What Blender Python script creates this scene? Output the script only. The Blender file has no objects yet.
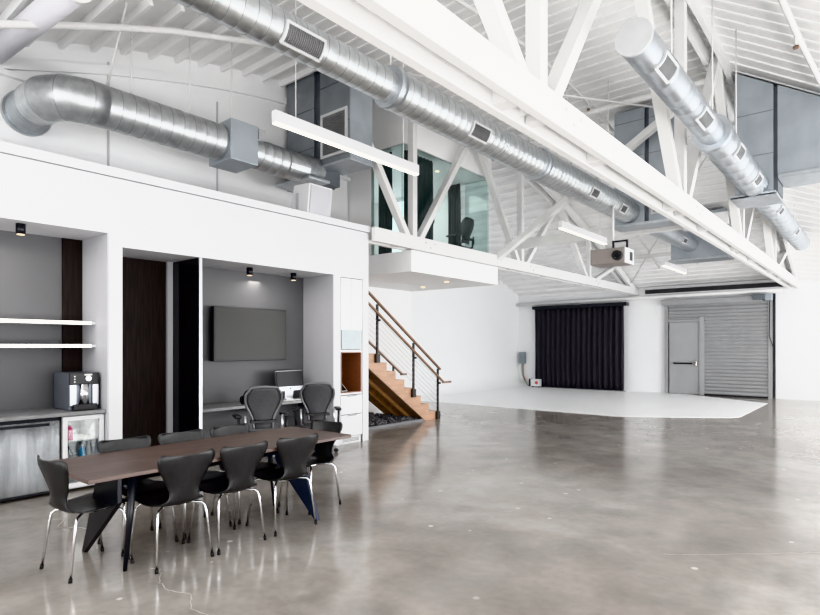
import bpy, bmesh, math, random
from mathutils import Vector, Matrix
random.seed(7)
SC = bpy.context.scene
COL = SC.collection
PI = math.pi

# ------------------------------------------------------------------ materials
def mat(name, col, rough=.5, metal=0., var=.06, scale=6., bump=0., col2=None, emit=None, estr=0., coat=0., stretch=None, spec=.5):
    m = bpy.data.materials.new(name); m.use_nodes = True
    nt = m.node_tree; N = nt.nodes; L = nt.links
    b = N['Principled BSDF']
    b.inputs['Roughness'].default_value = rough
    b.inputs['Metallic'].default_value = metal
    b.inputs['Specular IOR Level'].default_value = spec
    if coat: b.inputs['Coat Weight'].default_value = coat
    tc = N.new('ShaderNodeTexCoord'); mp = N.new('ShaderNodeMapping')
    L.new(tc.outputs['Object'], mp.inputs['Vector'])
    if stretch: mp.inputs['Scale'].default_value = stretch
    nz = N.new('ShaderNodeTexNoise'); nz.inputs['Scale'].default_value = scale; nz.inputs['Detail'].default_value = 5
    L.new(mp.outputs['Vector'], nz.inputs['Vector'])
    cr = N.new('ShaderNodeValToRGB')
    c2 = col2 or tuple(max(0, c*(1-var*2)) for c in col)
    cr.color_ramp.elements[0].color = (*c2, 1); cr.color_ramp.elements[1].color = (*col, 1)
    cr.color_ramp.elements[0].position = .3; cr.color_ramp.elements[1].position = .62
    L.new(nz.outputs['Fac'], cr.inputs['Fac'])
    L.new(cr.outputs['Color'], b.inputs['Base Color'])
    if bump:
        bp = N.new('ShaderNodeBump'); bp.inputs['Strength'].default_value = bump; bp.inputs['Distance'].default_value = .01
        L.new(nz.outputs['Fac'], bp.inputs['Height']); L.new(bp.outputs['Normal'], b.inputs['Normal'])
    if emit:
        b.inputs['Emission Color'].default_value = (*emit, 1); b.inputs['Emission Strength'].default_value = estr
    return m

def glass_mat(name, tint, refl=.12, rough=.02):
    m = bpy.data.materials.new(name); m.use_nodes = True
    nt = m.node_tree; N = nt.nodes; L = nt.links
    N.remove(N['Principled BSDF']); out = N['Material Output']
    t = N.new('ShaderNodeBsdfTransparent'); g = N.new('ShaderNodeBsdfGlossy'); mx = N.new('ShaderNodeMixShader')
    nz = N.new('ShaderNodeTexNoise'); nz.inputs['Scale'].default_value = .8
    cr = N.new('ShaderNodeValToRGB')
    cr.color_ramp.elements[0].color = (*[c*.93 for c in tint], 1); cr.color_ramp.elements[1].color = (*tint, 1)
    L.new(nz.outputs['Fac'], cr.inputs['Fac']); L.new(cr.outputs['Color'], t.inputs['Color'])
    g.inputs['Roughness'].default_value = rough; g.inputs['Color'].default_value = (*[min(1, c*1.15+.1) for c in tint], 1)
    lw = N.new('ShaderNodeLayerWeight'); lw.inputs['Blend'].default_value = refl*2
    mr = N.new('ShaderNodeMapRange'); mr.inputs['To Min'].default_value = refl*.7; mr.inputs['To Max'].default_value = .9
    L.new(lw.outputs['Fresnel'], mr.inputs['Value'])
    L.new(mr.outputs['Result'], mx.inputs['Fac']); L.new(t.outputs[0], mx.inputs[1]); L.new(g.outputs[0], mx.inputs[2])
    L.new(mx.outputs[0], out.inputs['Surface'])
    return m

def floor_mat():
    m = bpy.data.materials.new('polished_concrete'); m.use_nodes = True
    nt = m.node_tree; N = nt.nodes; L = nt.links; b = N['Principled BSDF']
    tc = N.new('ShaderNodeTexCoord')
    def noise(s, d=6, w=0.):
        n = N.new('ShaderNodeTexNoise'); n.inputs['Scale'].default_value = s; n.inputs['Detail'].default_value = d
        n.inputs['Distortion'].default_value = w; L.new(tc.outputs['Object'], n.inputs['Vector']); return n
    def ramp(src, stops):
        r = N.new('ShaderNodeValToRGB'); e = r.color_ramp.elements
        e[0].position, e[0].color = stops[0][0], (*stops[0][1], 1); e[1].position, e[1].color = stops[-1][0], (*stops[-1][1], 1)
        for p, c in stops[1:-1]:
            x = e.new(p); x.color = (*c, 1)
        L.new(src, r.inputs['Fac']); return r
    def mix(kind, fac, a, bb):
        x = N.new('ShaderNodeMix'); x.data_type = 'RGBA'; x.blend_type = kind
        if isinstance(fac, float): x.inputs[0].default_value = fac
        else: L.new(fac, x.inputs[0])
        L.new(a, x.inputs[6])
        if isinstance(bb, tuple): x.inputs[7].default_value = (*bb, 1)
        else: L.new(bb, x.inputs[7])
        return x.outputs[2]
    n1 = noise(.42, 7, .5); n2 = noise(2.3, 8, .3); n3 = noise(14, 4)
    base = ramp(n1.outputs['Fac'], [(.3, (.27, .24, .215)), (.5, (.365, .335, .305)), (.7, (.50, .475, .445))])
    d2 = ramp(n2.outputs['Fac'], [(.3, (.74, .74, .74)), (.7, (1.12, 1.12, 1.12))])
    c = mix('MULTIPLY', 1., base.outputs['Color'], d2.outputs['Color'])
    d3 = ramp(n3.outputs['Fac'], [(.35, (.94, .94, .94)), (.65, (1.04, 1.04, 1.04))])
    c = mix('MULTIPLY', 1., c, d3.outputs['Color'])
    # white chips: sparse voronoi spots, only where a wide noise is high
    v = N.new('ShaderNodeTexVoronoi'); v.inputs['Scale'].default_value = 3.0; v.inputs['Randomness'].default_value = 1
    L.new(tc.outputs['Object'], v.inputs['Vector'])
    sp = ramp(v.outputs['Distance'], [(.055, (1, 1, 1)), (.085, (0, 0, 0))])
    nm = noise(.35, 2); msk = ramp(nm.outputs['Fac'], [(.44, (0, 0, 0)), (.5, (1, 1, 1))])
    f = mix('MULTIPLY', 1., sp.outputs['Color'], msk.outputs['Color'])
    c = mix('MIX', f, c, (.72, .69, .64))
    '''
    v2 = N.new('ShaderNodeTexVoronoi'); v2.feature = 'DISTANCE_TO_EDGE'; v2.inputs['Scale'].default_value = .22
    nw = noise(1.6, 4); va = N.new('ShaderNodeVectorMath'); va.operation = 'MULTIPLY_ADD'
    va.inputs[1].default_value = (.5, .5, .5); L.new(nw.outputs['Color'], va.inputs[0]); L.new(tc.outputs['Object'], va.inputs[2])
    L.new(va.outputs[0], v2.inputs['Vector'])
    ck = ramp(v2.outputs['Distance'], [(.0002, (.5, .5, .5)), (.0008, (0, 0, 0))])
    '''
    L.new(c, b.inputs['Base Color'])
    rr = N.new('ShaderNodeMapRange'); rr.inputs['To Min'].default_value = .12; rr.inputs['To Max'].default_value = .17
    L.new(n2.outputs['Fac'], rr.inputs['Value']); L.new(rr.outputs['Result'], b.inputs['Roughness'])
    b.inputs['Specular IOR Level'].default_value = .8
    bp = N.new('ShaderNodeBump'); bp.inputs['Strength'].default_value = .0; bp.inputs['Distance'].default_value = .02
    L.new(n2.outputs['Fac'], bp.inputs['Height']); L.new(bp.outputs['Normal'], b.inputs['Normal'])
    return m

M = {}
M['floor'] = floor_mat()
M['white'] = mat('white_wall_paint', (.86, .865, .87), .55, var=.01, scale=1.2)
M['facade'] = mat('white_facade_darkened', (.70, .705, .72), .55, var=.012, scale=1.2)  # same wall white, darkened to offset the strong light falling on it
M['white_gloss'] = mat('white_cabinet_lacquer', (.72, .725, .735), .3, var=.01, scale=2)
M['cyc'] = mat('cyclorama_white', (.9, .905, .91), .45, var=.006, scale=1)
M['jamb'] = mat('jamb_trim_grey', (.50, .50, .525), .5, var=.02, scale=2)  # greyer than the facade white
M['steelwhite'] = mat('white_painted_timber', (.74, .74, .735), .45, var=.03, scale=4, stretch=(1, .2, 1))
M['ceil'] = mat('grey_white_roof_boards', (.84, .838, .835), .7, var=.03, scale=3)
M['rib'] = mat('roof_ribs_painted_light', (.9, .9, .9), .6, var=.015, scale=3)  # whiter than the boards: light caught by the undersides put into colour
M['greywall'] = mat('charcoal_plaster', (.115, .115, .12), .5, var=.03, scale=2)
M['galv'] = mat('galvanised_steel', (.60, .62, .63), .38, .95, var=.12, scale=9)
M['galv2'] = mat('pale_galvanised_steel', (.52, .55, .58), .36, .92, var=.07, scale=7)
M['seam'] = mat('dark_duct_seam', (.30, .31, .32), .5, .6, var=.05)
M['seampale'] = mat('pale_duct_seam', (.45, .47, .49), .5, .6, var=.05)
M['sheet'] = mat('blue_grey_sheet_metal', (.42, .46, .50), .45, .55, var=.08, scale=2.5)
M['sheetdark'] = mat('dark_sheet_metal', (.15, .165, .185), .45, .5, var=.1, scale=2.5)
M['grille'] = mat('vent_grille_grey', (.22, .22, .225), .5, .4, var=.1)
M['ventframe'] = mat('vent_frame_light', (.60, .61, .62), .45, .1, var=.03)
M['grillelight'] = mat('pale_vent_grille', (.27, .275, .28), .5, .2, var=.1)
M['chrome'] = mat('polished_chrome', (.80, .80, .81), .12, 1., var=.02)
M['alu'] = mat('satin_aluminium', (.62, .63, .65), .3, .95, var=.04)
M['blackwood'] = mat('black_lacquered_ply', (.022, .022, .023), .38, var=.15, scale=8, stretch=(6, 6, 1), spec=.55)
M['blackwoodpale'] = mat('black_ply_grain', (.03, .03, .032), .28, var=.2, scale=10, stretch=(5, 5, 1), spec=.7)
M['blackmetal'] = mat('black_steel', (.02, .021, .026), .3, .3, var=.1)
M['darkblue'] = mat('dark_blue_steel', (.022, .03, .06), .3, .3, var=.1)
M['walnut'] = mat('dark_walnut_top', (.135, .092, .08), .42, var=.22, scale=5, stretch=(8, .7, 8))
M['rubber'] = mat('black_rubber', (.012, .012, .013), .7)
M['darkwood'] = mat('dark_stained_wood', (.028, .023, .022), .55, spec=.2, var=.25, scale=6, stretch=(6, 6, .5))
M['glossblack'] = mat('gloss_black_panel', (.008, .008, .009), .1, var=.1)
M['screen'] = mat('matte_dark_screen', (.045, .045, .043), .4, var=.05, scale=1, spec=.3)
M['mesh'] = mat('graphite_mesh_fabric', (.075, .075, .08), .6, var=.15, scale=60)
M['graphite'] = mat('graphite_plastic', (.17, .17, .18), .35, .3, var=.05)
M['blackplastic'] = mat('black_plastic', (.02, .02, .022), .45)
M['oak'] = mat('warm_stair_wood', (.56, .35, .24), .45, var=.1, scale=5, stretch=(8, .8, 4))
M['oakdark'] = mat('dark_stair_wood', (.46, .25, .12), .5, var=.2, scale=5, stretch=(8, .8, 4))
M['rail'] = mat('brown_handrail_wood', (.27, .16, .105), .45, var=.15, scale=8)
M['postmetal'] = mat('bronze_black_post', (.055, .05, .048), .45, .5)
M['nichewood'] = mat('red_brown_niche_wood', (.27, .115, .07), .4, var=.16, scale=6, stretch=(6, .6, 6))
M['cable'] = mat('thin_steel_cable', (.7, .7, .7), .4, .5)
M['gravel'] = mat('dark_grey_gravel', (.20, .20, .21), .8, var=.25, scale=15)
M['curb'] = mat('grey_curb', (.22, .22, .23), .6)
M['curtain'] = mat('black_drape_fabric', (.040, .038, .044), .85, var=.12, scale=4, stretch=(4, 4, .4))
M['greycurtain'] = mat('charcoal_drape_fabric', (.06, .065, .07), .85, var=.15, scale=4, stretch=(4, 4, .4))
M['rollgrey'] = mat('grey_painted_roller_steel', (.34, .345, .35), .45, .2, var=.04, scale=2)
M['doorgrey'] = mat('grey_painted_door', (.36, .365, .37), .5, .1, var=.03, scale=2)
M['glass'] = glass_mat('green_tinted_glass', (.88, .945, .935), .045)
M['clear'] = glass_mat('clear_cooler_glass', (.92, .95, .96), .10)
M['frost'] = mat('frosted_cabinet_glass', (.36, .41, .43), .2, var=.06, scale=8)
M['led'] = mat('led_diffuser', (.95, .95, .92), .5, emit=(1, .97, .92), estr=3.2, var=.01)
M['ledstrip'] = mat('lit_shelf_edge', (.95, .95, .92), .5, emit=(1, .97, .92), estr=3.0, var=.01)
M['lamp'] = mat('warm_lamp_face', (.9, .8, .65), .5, emit=(1, .78, .5), estr=1.6, var=.01)
M['steelpanel'] = mat('brushed_mirror_steel', (.36, .37, .38), .18, .95, var=.2, scale=4, stretch=(3, 3, .35), bump=.08)
M['counter'] = mat('grey_stone_worktop', (.26, .26, .265), .3, var=.1, scale=12)
M['projector'] = mat('taupe_projector_shell', (.30, .265, .25), .4, .1, var=.05)
M['panelgrey'] = mat('grey_electrical_box', (.25, .29, .31), .5, .1)
M['red'] = mat('red_print', (.6, .12, .12), .5)
M['pink'] = mat('pink_plastic', (.75, .08, .25), .4)
M['blue'] = mat('blue_plastic', (.05, .35, .65), .4)
M['green'] = mat('green_cable', (.06, .38, .12), .5)
M['paper'] = mat('white_paper', (.8, .8, .78), .6)
M['rust'] = mat('rust_brown_steel', (.20, .12, .08), .7, var=.2)
M['officeglow'] = mat('glowing_office_panel', (.9, .93, .95), .5, emit=(.93, .97, 1), estr=1.3, var=.02)

# ------------------------------------------------------------------ mesh builder
class MB:
    def __init__(s): s.bm = bmesh.new(); s.mi = 0
    def face(s, vs, smooth=False):
        try:
            f = s.bm.faces.new(vs); f.material_index = s.mi; f.smooth = smooth; return f
        except ValueError: return None
    def V(s, p): return s.bm.verts.new(p)
    def box(s, x0, x1, y0, y1, z0, z1):
        v = [s.V((x, y, z)) for z in (z0, z1) for y in (y0, y1) for x in (x0, x1)]
        for q in ((0, 2, 3, 1), (4, 5, 7, 6), (0, 1, 5, 4), (2, 6, 7, 3), (0, 4, 6, 2), (1, 3, 7, 5)): s.face([v[i] for i in q])
        return s
    def prism(s, pts, axis, a0, a1, smooth=False):
        def mk(p, a):
            return {'x': (a, p[0], p[1]), 'y': (p[0], a, p[1]), 'z': (p[0], p[1], a)}[axis]
        A = [s.V(mk(p, a0)) for p in pts]; B = [s.V(mk(p, a1)) for p in pts]
        n = len(pts)
        for i in range(n): s.face([A[i], A[(i+1) % n], B[(i+1) % n], B[i]], smooth)
        s.face(A[::-1]); s.face(B)
        return s
    def bar(s, p0, p1, w, h, up=(0, 0, 1)):
        p0 = Vector(p0); p1 = Vector(p1); d = (p1-p0).normalized(); up = Vector(up)
        sd = d.cross(up)
        if sd.length < 1e-4: sd = d.cross(Vector((1, 0, 0)))
        sd.normalize(); u = sd.cross(d).normalized()
        c = [(-.5, -.5), (.5, -.5), (.5, .5), (-.5, .5)]
        A = [s.V(p0+sd*w*a+u*h*b) for a, b in c]; B = [s.V(p1+sd*w*a+u*h*b) for a, b in c]
        for i in range(4): s.face([A[i], A[(i+1) % 4], B[(i+1) % 4], B[i]])
        s.face(A[::-1]); s.face(B)
        return s
    def tube(s, pts, r, n=12, caps=True, smooth=True):
        pts = [Vector(p) for p in pts]; rings = []
        rr = r if isinstance(r, (list, tuple)) else [r]*len(pts)
        d0 = (pts[1]-pts[0]).normalized()
        ref = Vector((0, 0, 1)) if abs(d0.z) < .9 else Vector((1, 0, 0))
        for i, p in enumerate(pts):
            d = (pts[min(i+1, len(pts)-1)]-pts[max(i-1, 0)]).normalized()
            a = d.cross(ref)
            if a.length < 1e-4: a = d.cross(Vector((0, 1, 0)))
            a.normalize(); b = a.cross(d).normalized(); ref = b
            rings.append([s.V(p+(a*math.cos(2*PI*k/n)+b*math.sin(2*PI*k/n))*rr[i]) for k in range(n)])
        for A, B in zip(rings, rings[1:]):
            for k in range(n): s.face([A[k], A[(k+1) % n], B[(k+1) % n], B[k]], smooth)
        if caps: s.face(rings[0][::-1]); s.face(rings[-1])
        return s
    def grid(s, rows, smooth=True, wrap=False):
        R = [[s.V(p) for p in r] for r in rows]
        for A, B in zip(R, R[1:]):
            m = len(A)
            for k in range(m if wrap else m-1): s.face([A[k], A[(k+1) % m], B[(k+1) % m], B[k]], smooth)
        return s
    def ball(s, c, r, sub=1, sc=(1, 1, 1)):
        rot = Matrix.Rotation(random.random()*6, 4, Vector((random.random(), random.random(), .3)).normalized())
        mtx = Matrix.Translation(c) @ rot @ Matrix.Diagonal((*[r*k for k in sc], 1))
        g = bmesh.ops.create_icosphere(s.bm, subdivisions=sub, radius=1, matrix=mtx)
        return s
    def solid(s, t):
        bmesh.ops.recalc_face_normals(s.bm, faces=s.bm.faces)
        bmesh.ops.solidify(s.bm, geom=s.bm.faces[:]+s.bm.edges[:]+s.bm.verts[:], thickness=t)
        return s
    def build(s, name, m, parent=None, bevel=0., origin=None, smooth=None):
        bm = s.bm
        bmesh.ops.recalc_face_normals(bm, faces=bm.faces)
        if parent is not None:
            off = Vector(parent.get('_o', (0, 0, 0)))
        elif origin is not None: off = Vector(origin)
        else:
            xs = [v.co for v in bm.verts]
            off = Vector(((min(v.x for v in xs)+max(v.x for v in xs))/2, (min(v.y for v in xs)+max(v.y for v in xs))/2, min(v.z for v in xs)))
        for v in bm.verts: v.co -= off
        if smooth is not None:
            for f in bm.faces: f.smooth = smooth
        me = bpy.data.meshes.new(name); bm.to_mesh(me); bm.free()
        for x in (m if isinstance(m, (list, tuple)) else [m]): me.materials.append(M[x] if isinstance(x, str) else x)
        o = bpy.data.objects.new(name, me); COL.objects.link(o)
        if parent is not None:
            o.parent = parent; o['_o'] = tuple(off)
        else:
            o.location = off; o['_o'] = tuple(off)
        if bevel:
            md = o.modifiers.new('bevel', 'BEVEL'); md.width = bevel; md.segments = 2; md.limit_method = 'ANGLE'
        return o

def tag(o, label, cat, group=None):
    o['label'] = label; o['category'] = cat
    if group: o['group'] = group
    return o
def thing(name, label, cat, loc=(0, 0, 0), group=None):
    o = bpy.data.objects.new(name, None); COL.objects.link(o); o.location = loc; o['_o'] = tuple(loc)
    o.empty_display_size = .1
    return tag(o, label, cat, group)
def struct(o):
    o['kind'] = 'structure'; return o
def dup(root, loc, rz, label):
    r = root.copy(); COL.objects.link(r); r.location = loc; r.rotation_euler = (0, 0, rz); r['label'] = label
    for ch in list(root.children):
        c = ch.copy(); COL.objects.link(c); c.parent = r
        for g in list(ch.children):
            d = g.copy(); COL.objects.link(d); d.parent = c
    return r
def B(name, m, dims, parent=None, bevel=0.):
    return MB().box(*dims).build(name, m, parent, bevel)

# ------------------------------------------------------------------ the roof profile (bow roof along the hall)
PROF = [(-6, 2.6), (-3, 3.75), (0, 4.75), (2.4, 5.5), (3.6, 5.86), (5.2, 6.22), (6.5, 6.4), (8.2, 6.5), (10, 6.45), (12, 6.2), (14, 5.75), (17, 4.85), (20.6, 3.55)]
def roof(y):
    for i in range(len(PROF)-1):
        if y <= PROF[i+1][0] or i == len(PROF)-2:
            (a, za), (b, zb) = PROF[i], PROF[i+1]
            def sl(j):
                j0 = max(0, j-1); j1 = min(len(PROF)-1, j+1)
                return (PROF[j1][1]-PROF[j0][1])/(PROF[j1][0]-PROF[j0][0])
            h = b-a; t = (y-a)/h; t = max(0, min(1, t))
            return (2*t**3-3*t*t+1)*za+(t**3-2*t*t+t)*h*sl(i)+(-2*t**3+3*t*t)*zb+(t**3-t*t)*h*sl(i+1)
XT1, XT2, YB = -6.75, -2.1, 20.4
XR = 3.3
def roof_r(x, y):                       # right hand bay falls to a level eave
    t = (x-XT2)/(XR-XT2); return (roof(y)-.05)*(1-t)+2.95*t

# ------------------------------------------------------------------ structure: floor, walls, ceiling
struct(MB().box(-11.8, 4.2, -6, 20.6, -.15, 0).build('floor', 'floor'))
def crack(pts, w_):
    b = MB(); L_ = []; R_ = []
    P = [Vector((x, y, .0015)) for x, y in pts]; Q = []
    for a, c in zip(P, P[1:]):
        for k in range(6):
            p = a.lerp(c, k/6); Q.append(p+Vector((random.uniform(-.012, .012), random.uniform(-.012, .012), 0)))
    Q.append(P[-1])
    for i, p in enumerate(Q):
        d = (Q[min(i+1, len(Q)-1)]-Q[max(0, i-1)]).normalized(); n_ = Vector((-d.y, d.x, 0))*w_*random.uniform(.4, 1.)
        L_.append(tuple(p+n_)); R_.append(tuple(p-n_))
    return struct(b.grid([L_, R_], smooth=False).build('floor_crack', mat('crack_filler', (.62, .58, .53), .6)))
crack([(-4.05, 1.95), (-3.98, 1.97), (-3.75, 1.86), (-3.6, 1.84), (-3.42, 1.9), (-3.25, 1.8), (-2.95, 1.82)], .004)
crack([(-5.9, 1.9), (-5.8, 1.98), (-5.6, 1.86), (-5.35, 2.02), (-5.1, 2.0)], .005)
crack([(-1.3, 4.6), (-1.1, 4.75), (-.6, 5.2), (-.3, 5.5)], .003)
cy = MB(); cy.prism([(-11.35, 12.9), (-4.8, 12.9), (-4.45, 13.0), (-2.62, 14.3), (-2.5, 14.6), (-2.5, 18.5), (-5.2, 20.4), (-11.35, 20.4)], 'z', .0, .006)
struct(cy.build('cyclorama_floor', mat('cyclorama_floor_white', (.97, .975, .98), .4, var=.004, scale=1)))

# ceiling boards with ribs, main bays
def ceiling_main():
    b = MB()
    ys = [-6+i*.26 for i in range(int((YB+.2+6)/.26)+2)]
    xs = [-11.7, XT1, XT2+.12]
    b.mi = 0
    b.grid([[(x, y, roof(y)) for x in xs] for y in ys], smooth=True)
    b.grid([[(x, y, roof(y)+.15) for x in xs] for y in ys], smooth=True)
    b.mi = 1
    def rib(x0, x1, y, w_, h_):
        s = (roof(y+.05)-roof(y-.05))/.1
        b.bar((x0, y, roof(y)-h_*.35), (x1, y, roof(y)-h_*.35), w_, h_, up=(0, -s, 1))
    for y in ys: rib(XT1+.05, XT2+.12+random.choice([.0, .06, .1]), y, .045, .018)
    y = -5.6
    while y < YB: rib(-11.7, XT1+.05, y, .05, .11); y += .4
    return b
struct(ceiling_main().build('ceiling', ['ceil', 'rib']))
b = MB()
ys = [-6+i*.3 for i in range(90)]
ys = [y for y in ys if y < YB+.2]
b.grid([[(XT2-.05+(XR-XT2+.15)*k/6, y, roof_r(XT2-.05+(XR-XT2+.15)*k/6, y)) for k in range(7)] for y in ys])
b.grid([[(XT2-.05+(XR-XT2+.15)*k/6, y, roof_r(XT2-.05+(XR-XT2+.15)*k/6, y)+.12) for k in range(7)] for y in ys])
b.mi = 1
for y in ys:
    b.bar((XT2-.1, y, roof_r(XT2-.1, y)-.008), (XR+.1, y, roof_r(XR+.1, y)-.008), .06, .025)
struct(b.build('ceiling_right', [mat('white_sloped_boards', (.86, .857, .855), .6, var=.03, scale=3), 'rib']))

# back wall: opening-free, door and curtain stand on it
b = MB()
n = 40
tops = [(-11.7+15.1*i/n) for i in range(n+1)]
b.prism([(-11.7, 0), (3.4, 0)]+[(x, (roof(YB) if x < XT2 else roof_r(x, YB))+.1) for x in tops[::-1]], 'y', YB, YB+.2)
struct(b.build('wall_back', 'white'))
# cyclorama side wall with cove
rows = []
prof = [(-10.75, .006)]+[(-10.75-.6*math.sin(a), .006+.6*(1-math.cos(a))) for a in [PI/2*i/12 for i in range(1, 13)]]+[(-11.35, 2), (-11.35, 4.9)]
b = MB(); b.prism(prof+[(-11.65, 4.9), (-11.65, .006)], 'y', 11.26, YB)
struct(b.build('wall_cyclorama', 'cyc'))

# front left wall, seen as a white facade with two openings (X = -6.75)
XW, XN = -6.75, -7.49
b = MB()
def pier(y0, y1, z0, z1, x1=XW, x0=XN): b.box(x0, x1, y0, y1, z0, z1)
pier(-5, 2.9, 2.88, 3.52); pier(2.75, 2.9, 0, 2.88); pier(2.9, 6.32, 2.74, 3.52); pier(6.18, 6.32, 0, 2.74)
pier(6.32, 6.83, 2.72, 3.52); pier(6.83, 6.97, 0, 3.52, XW, -7.2)
pier(-5, -.6, 0, 2.88)
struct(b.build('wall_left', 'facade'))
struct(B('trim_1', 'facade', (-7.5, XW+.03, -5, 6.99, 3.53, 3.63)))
struct(B('trim_2', 'white', (-8.45, -7.5, -5, 5.0, 3.35, 3.58)))
# dark niche backs
struct(B('wall_niche_left', 'greywall', (XN-.12, XN, -.7, 2.9, 0, 3.3)))
struct(B('wall_niche_right', 'greywall', (XN-.05, XN, 3.86, 6.32, 0, 3.3)))
struct(B('trim_3', 'jamb', (XN+.002, XW-.004, 2.735, 2.749, 0, 2.879)))
struct(B('trim_4', 'jamb', (XN+.002, XW-.004, 6.165, 6.179, 0, 2.739)))
struct(B('wall_niche_middle', 'darkwood', (XN-.12, XN, 2.9, 3.80, 0, 3.3)))
struct(B('trim_5', 'jamb', (XN-.1, XN+.05, 3.79, 3.865, 0, 2.74)))
struct(B('gap_shade_strip', 'darkwood', (XN+.001, XN+.03, 2.52, 2.734, .9, 2.878)))  # dark strip standing in for a shaded gap
# loft back wall, stair side wall
b = MB()
yy = [-5+i*.5 for i in range(27)]
b.prism([(-5, 3.4), (8.1, 3.4)]+[(y, roof(y)+.05) for y in yy[::-1]], 'x', -8.6, -8.4)
struct(b.build('wall_loft', 'white'))
struct(B('trim_7', 'white', (-8.4, -8.33, -5, 8.08, 4.95, 5.02)))
b = MB(); yb_ = [-1+.4*i for i in range(22)]
b.prism([(y, roof(y)-.40) for y in yb_]+[(y, roof(y)-.27) for y in yb_[::-1]], 'x', -8.399, -8.34)
struct(b.build('trim_10', 'white'))
b = MB()
for y in (.9, 3.4, 5.1): b.box(-8.4, -8.385, y, y+.025, 3.6, 5.6)
struct(b.build('trim_8', 'jamb'))
struct(B('wall_stair', 'white', (-9.4, -9.25, 4.6, 11.12, 0, 3.0)))
struct(B('wall_stair_back', 'white', (-9.25, -7.615, 4.5, 4.6, 0, 3.3)))

# ------------------------------------------------------------------ loft office block
struct(B('floor_loft', 'white', (-11.2, -6.72, 8.08, 11.13, 2.985, 3.38)))
b = MB(); ys2 = [8.1+i*.31 for i in range(11)]
b.prism([(8.1, 5.42), (11.2, 5.42)]+[(y, roof(y)+.02) for y in ys2[::-1]], 'x', -7.05, -6.93)
struct(b.build('wall_office_front', 'white'))
struct(MB().box(-11.2, -7.05, 8.1, 8.22, 5.42, 6.45).build('wall_office_near', 'white'))
struct(B('wall_office_side', 'white', (-11.2, -7.8, 8.1, 8.22, 3.38, 5.42)))
struct(B('wall_office_back', 'white', (-11.25, -11.1, 8.2, 11.2, 3.0, 5.6)))
struct(B('wall_office_far', 'white', (-11.1, -7.98, 11.05, 11.18, 3.38, 5.42)))
struct(B('ceiling_office', 'white', (-11.2, -7.05, 8.22, 11.2, 5.42, 5.52)))
w = MB().box(-6.985, -6.965, 8.1, 11.15, 3.38, 5.42).build('window_1', 'glass'); struct(w)
w = MB().box(-7.8, -6.99, 8.14, 8.16, 3.38, 5.42).build('window_2', 'glass'); struct(w)
w = MB().box(-7.6, -6.99, 11.11, 11.13, 3.38, 5.42).build('window_3', 'glass'); struct(w)
struct(B('office_glow_panel', 'officeglow', (-10.1, -9.15, 11.03, 11.048, 3.9, 5.3)))  # opaque panel with its own glow, set on the far wall

def drape(y_or_x, a0, a1, z0, z1, axis, folds, amp, name, m, parent=None, taper=0.):
    rows = []
    nz = 10; na = folds*8
    for j in range(nz+1):
        z = z0+(z1-z0)*j/nz; r = []
        k = 1-taper*(1-abs(j/nz*2-1))if taper else 1
        for i in range(na+1):
            t = i/na; a = (a0+a1)/2+((a0+(a1-a0)*t)-(a0+a1)/2)*k
            o = amp*math.sin(t*folds*2*PI+.5*math.sin(j*.35))*(1+.3*math.sin(i*.37))
            r.append((a, y_or_x+o, z) if axis == 'x' else (y_or_x+o, a, z))
        rows.append(r)
    return MB().grid(rows).solid(.006).build(name, m, parent)
tag(drape(8.42, -7.20, -7.0, 3.4, 5.4, 'x', 3, .03, 'office_curtain', 'greycurtain'), 'narrow charcoal curtain gathered at the corner of the loft glass', 'curtain', 'loft office curtains')
tag(drape(8.32, -7.78, -7.42, 3.4, 5.4, 'x', 5, .03, 'office_curtain', 'greycurtain'), 'charcoal curtain at the left end of the loft office glass', 'curtain', 'loft office curtains')
tag(drape(-7.16, 8.65, 9.3, 3.4, 5.4, 'y', 6, .03, 'office_curtain', 'greycurtain'), 'wide charcoal curtain behind the loft glass beside the white truss post', 'curtain', 'loft office curtains')
tag(drape(10.95, -7.98, -7.62, 3.4, 5.4, 'x', 5, .03, 'office_curtain', 'greycurtain'), 'charcoal curtain on the far wall of the loft office', 'curtain', 'loft office curtains')
for x, y, l in ((-7.6, 8.9, 'small recessed downlight in the loft office ceiling near the post'), (-7.5, 9.9, 'small recessed downlight in the loft office ceiling, farther one')):
    tag(MB().tube([(x, y, 5.405), (x, y, 5.419)], .045, 16).build('recessed_light', 'lamp'), l, 'light', 'loft office downlights')
for x, y, l in ((-8.3, 10.4, 'recessed downlight under the loft slab nearer the stair wall'), (-7.25, 9.9, 'recessed downlight under the loft slab near its outer edge')):
    tag(MB().tube([(x, y, 2.97), (x, y, 2.984)], .05, 16).build('recessed_light', 'lamp'), l, 'light', 'downlights under the loft slab')
t = thing('desk_lamp', 'dark round-headed lamp standing inside the loft office', 'lamp', (-7.75, 9.95, 3.38))
MB().tube([(-7.75, 9.95, 3.38), (-7.75, 9.95, 3.40)], .14, 20).build('base', 'blackplastic', t)
MB().tube([(-7.75, 9.95, 3.40), (-7.75, 9.95, 4.3)], .015, 10).build('pole', 'blackplastic', t)
b = MB(); b.ball((-7.75, 9.95, 4.36), .12, 3, (1, 1, .8)); b.build('lamp_head', 'blackplastic', t, smooth=True)

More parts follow.
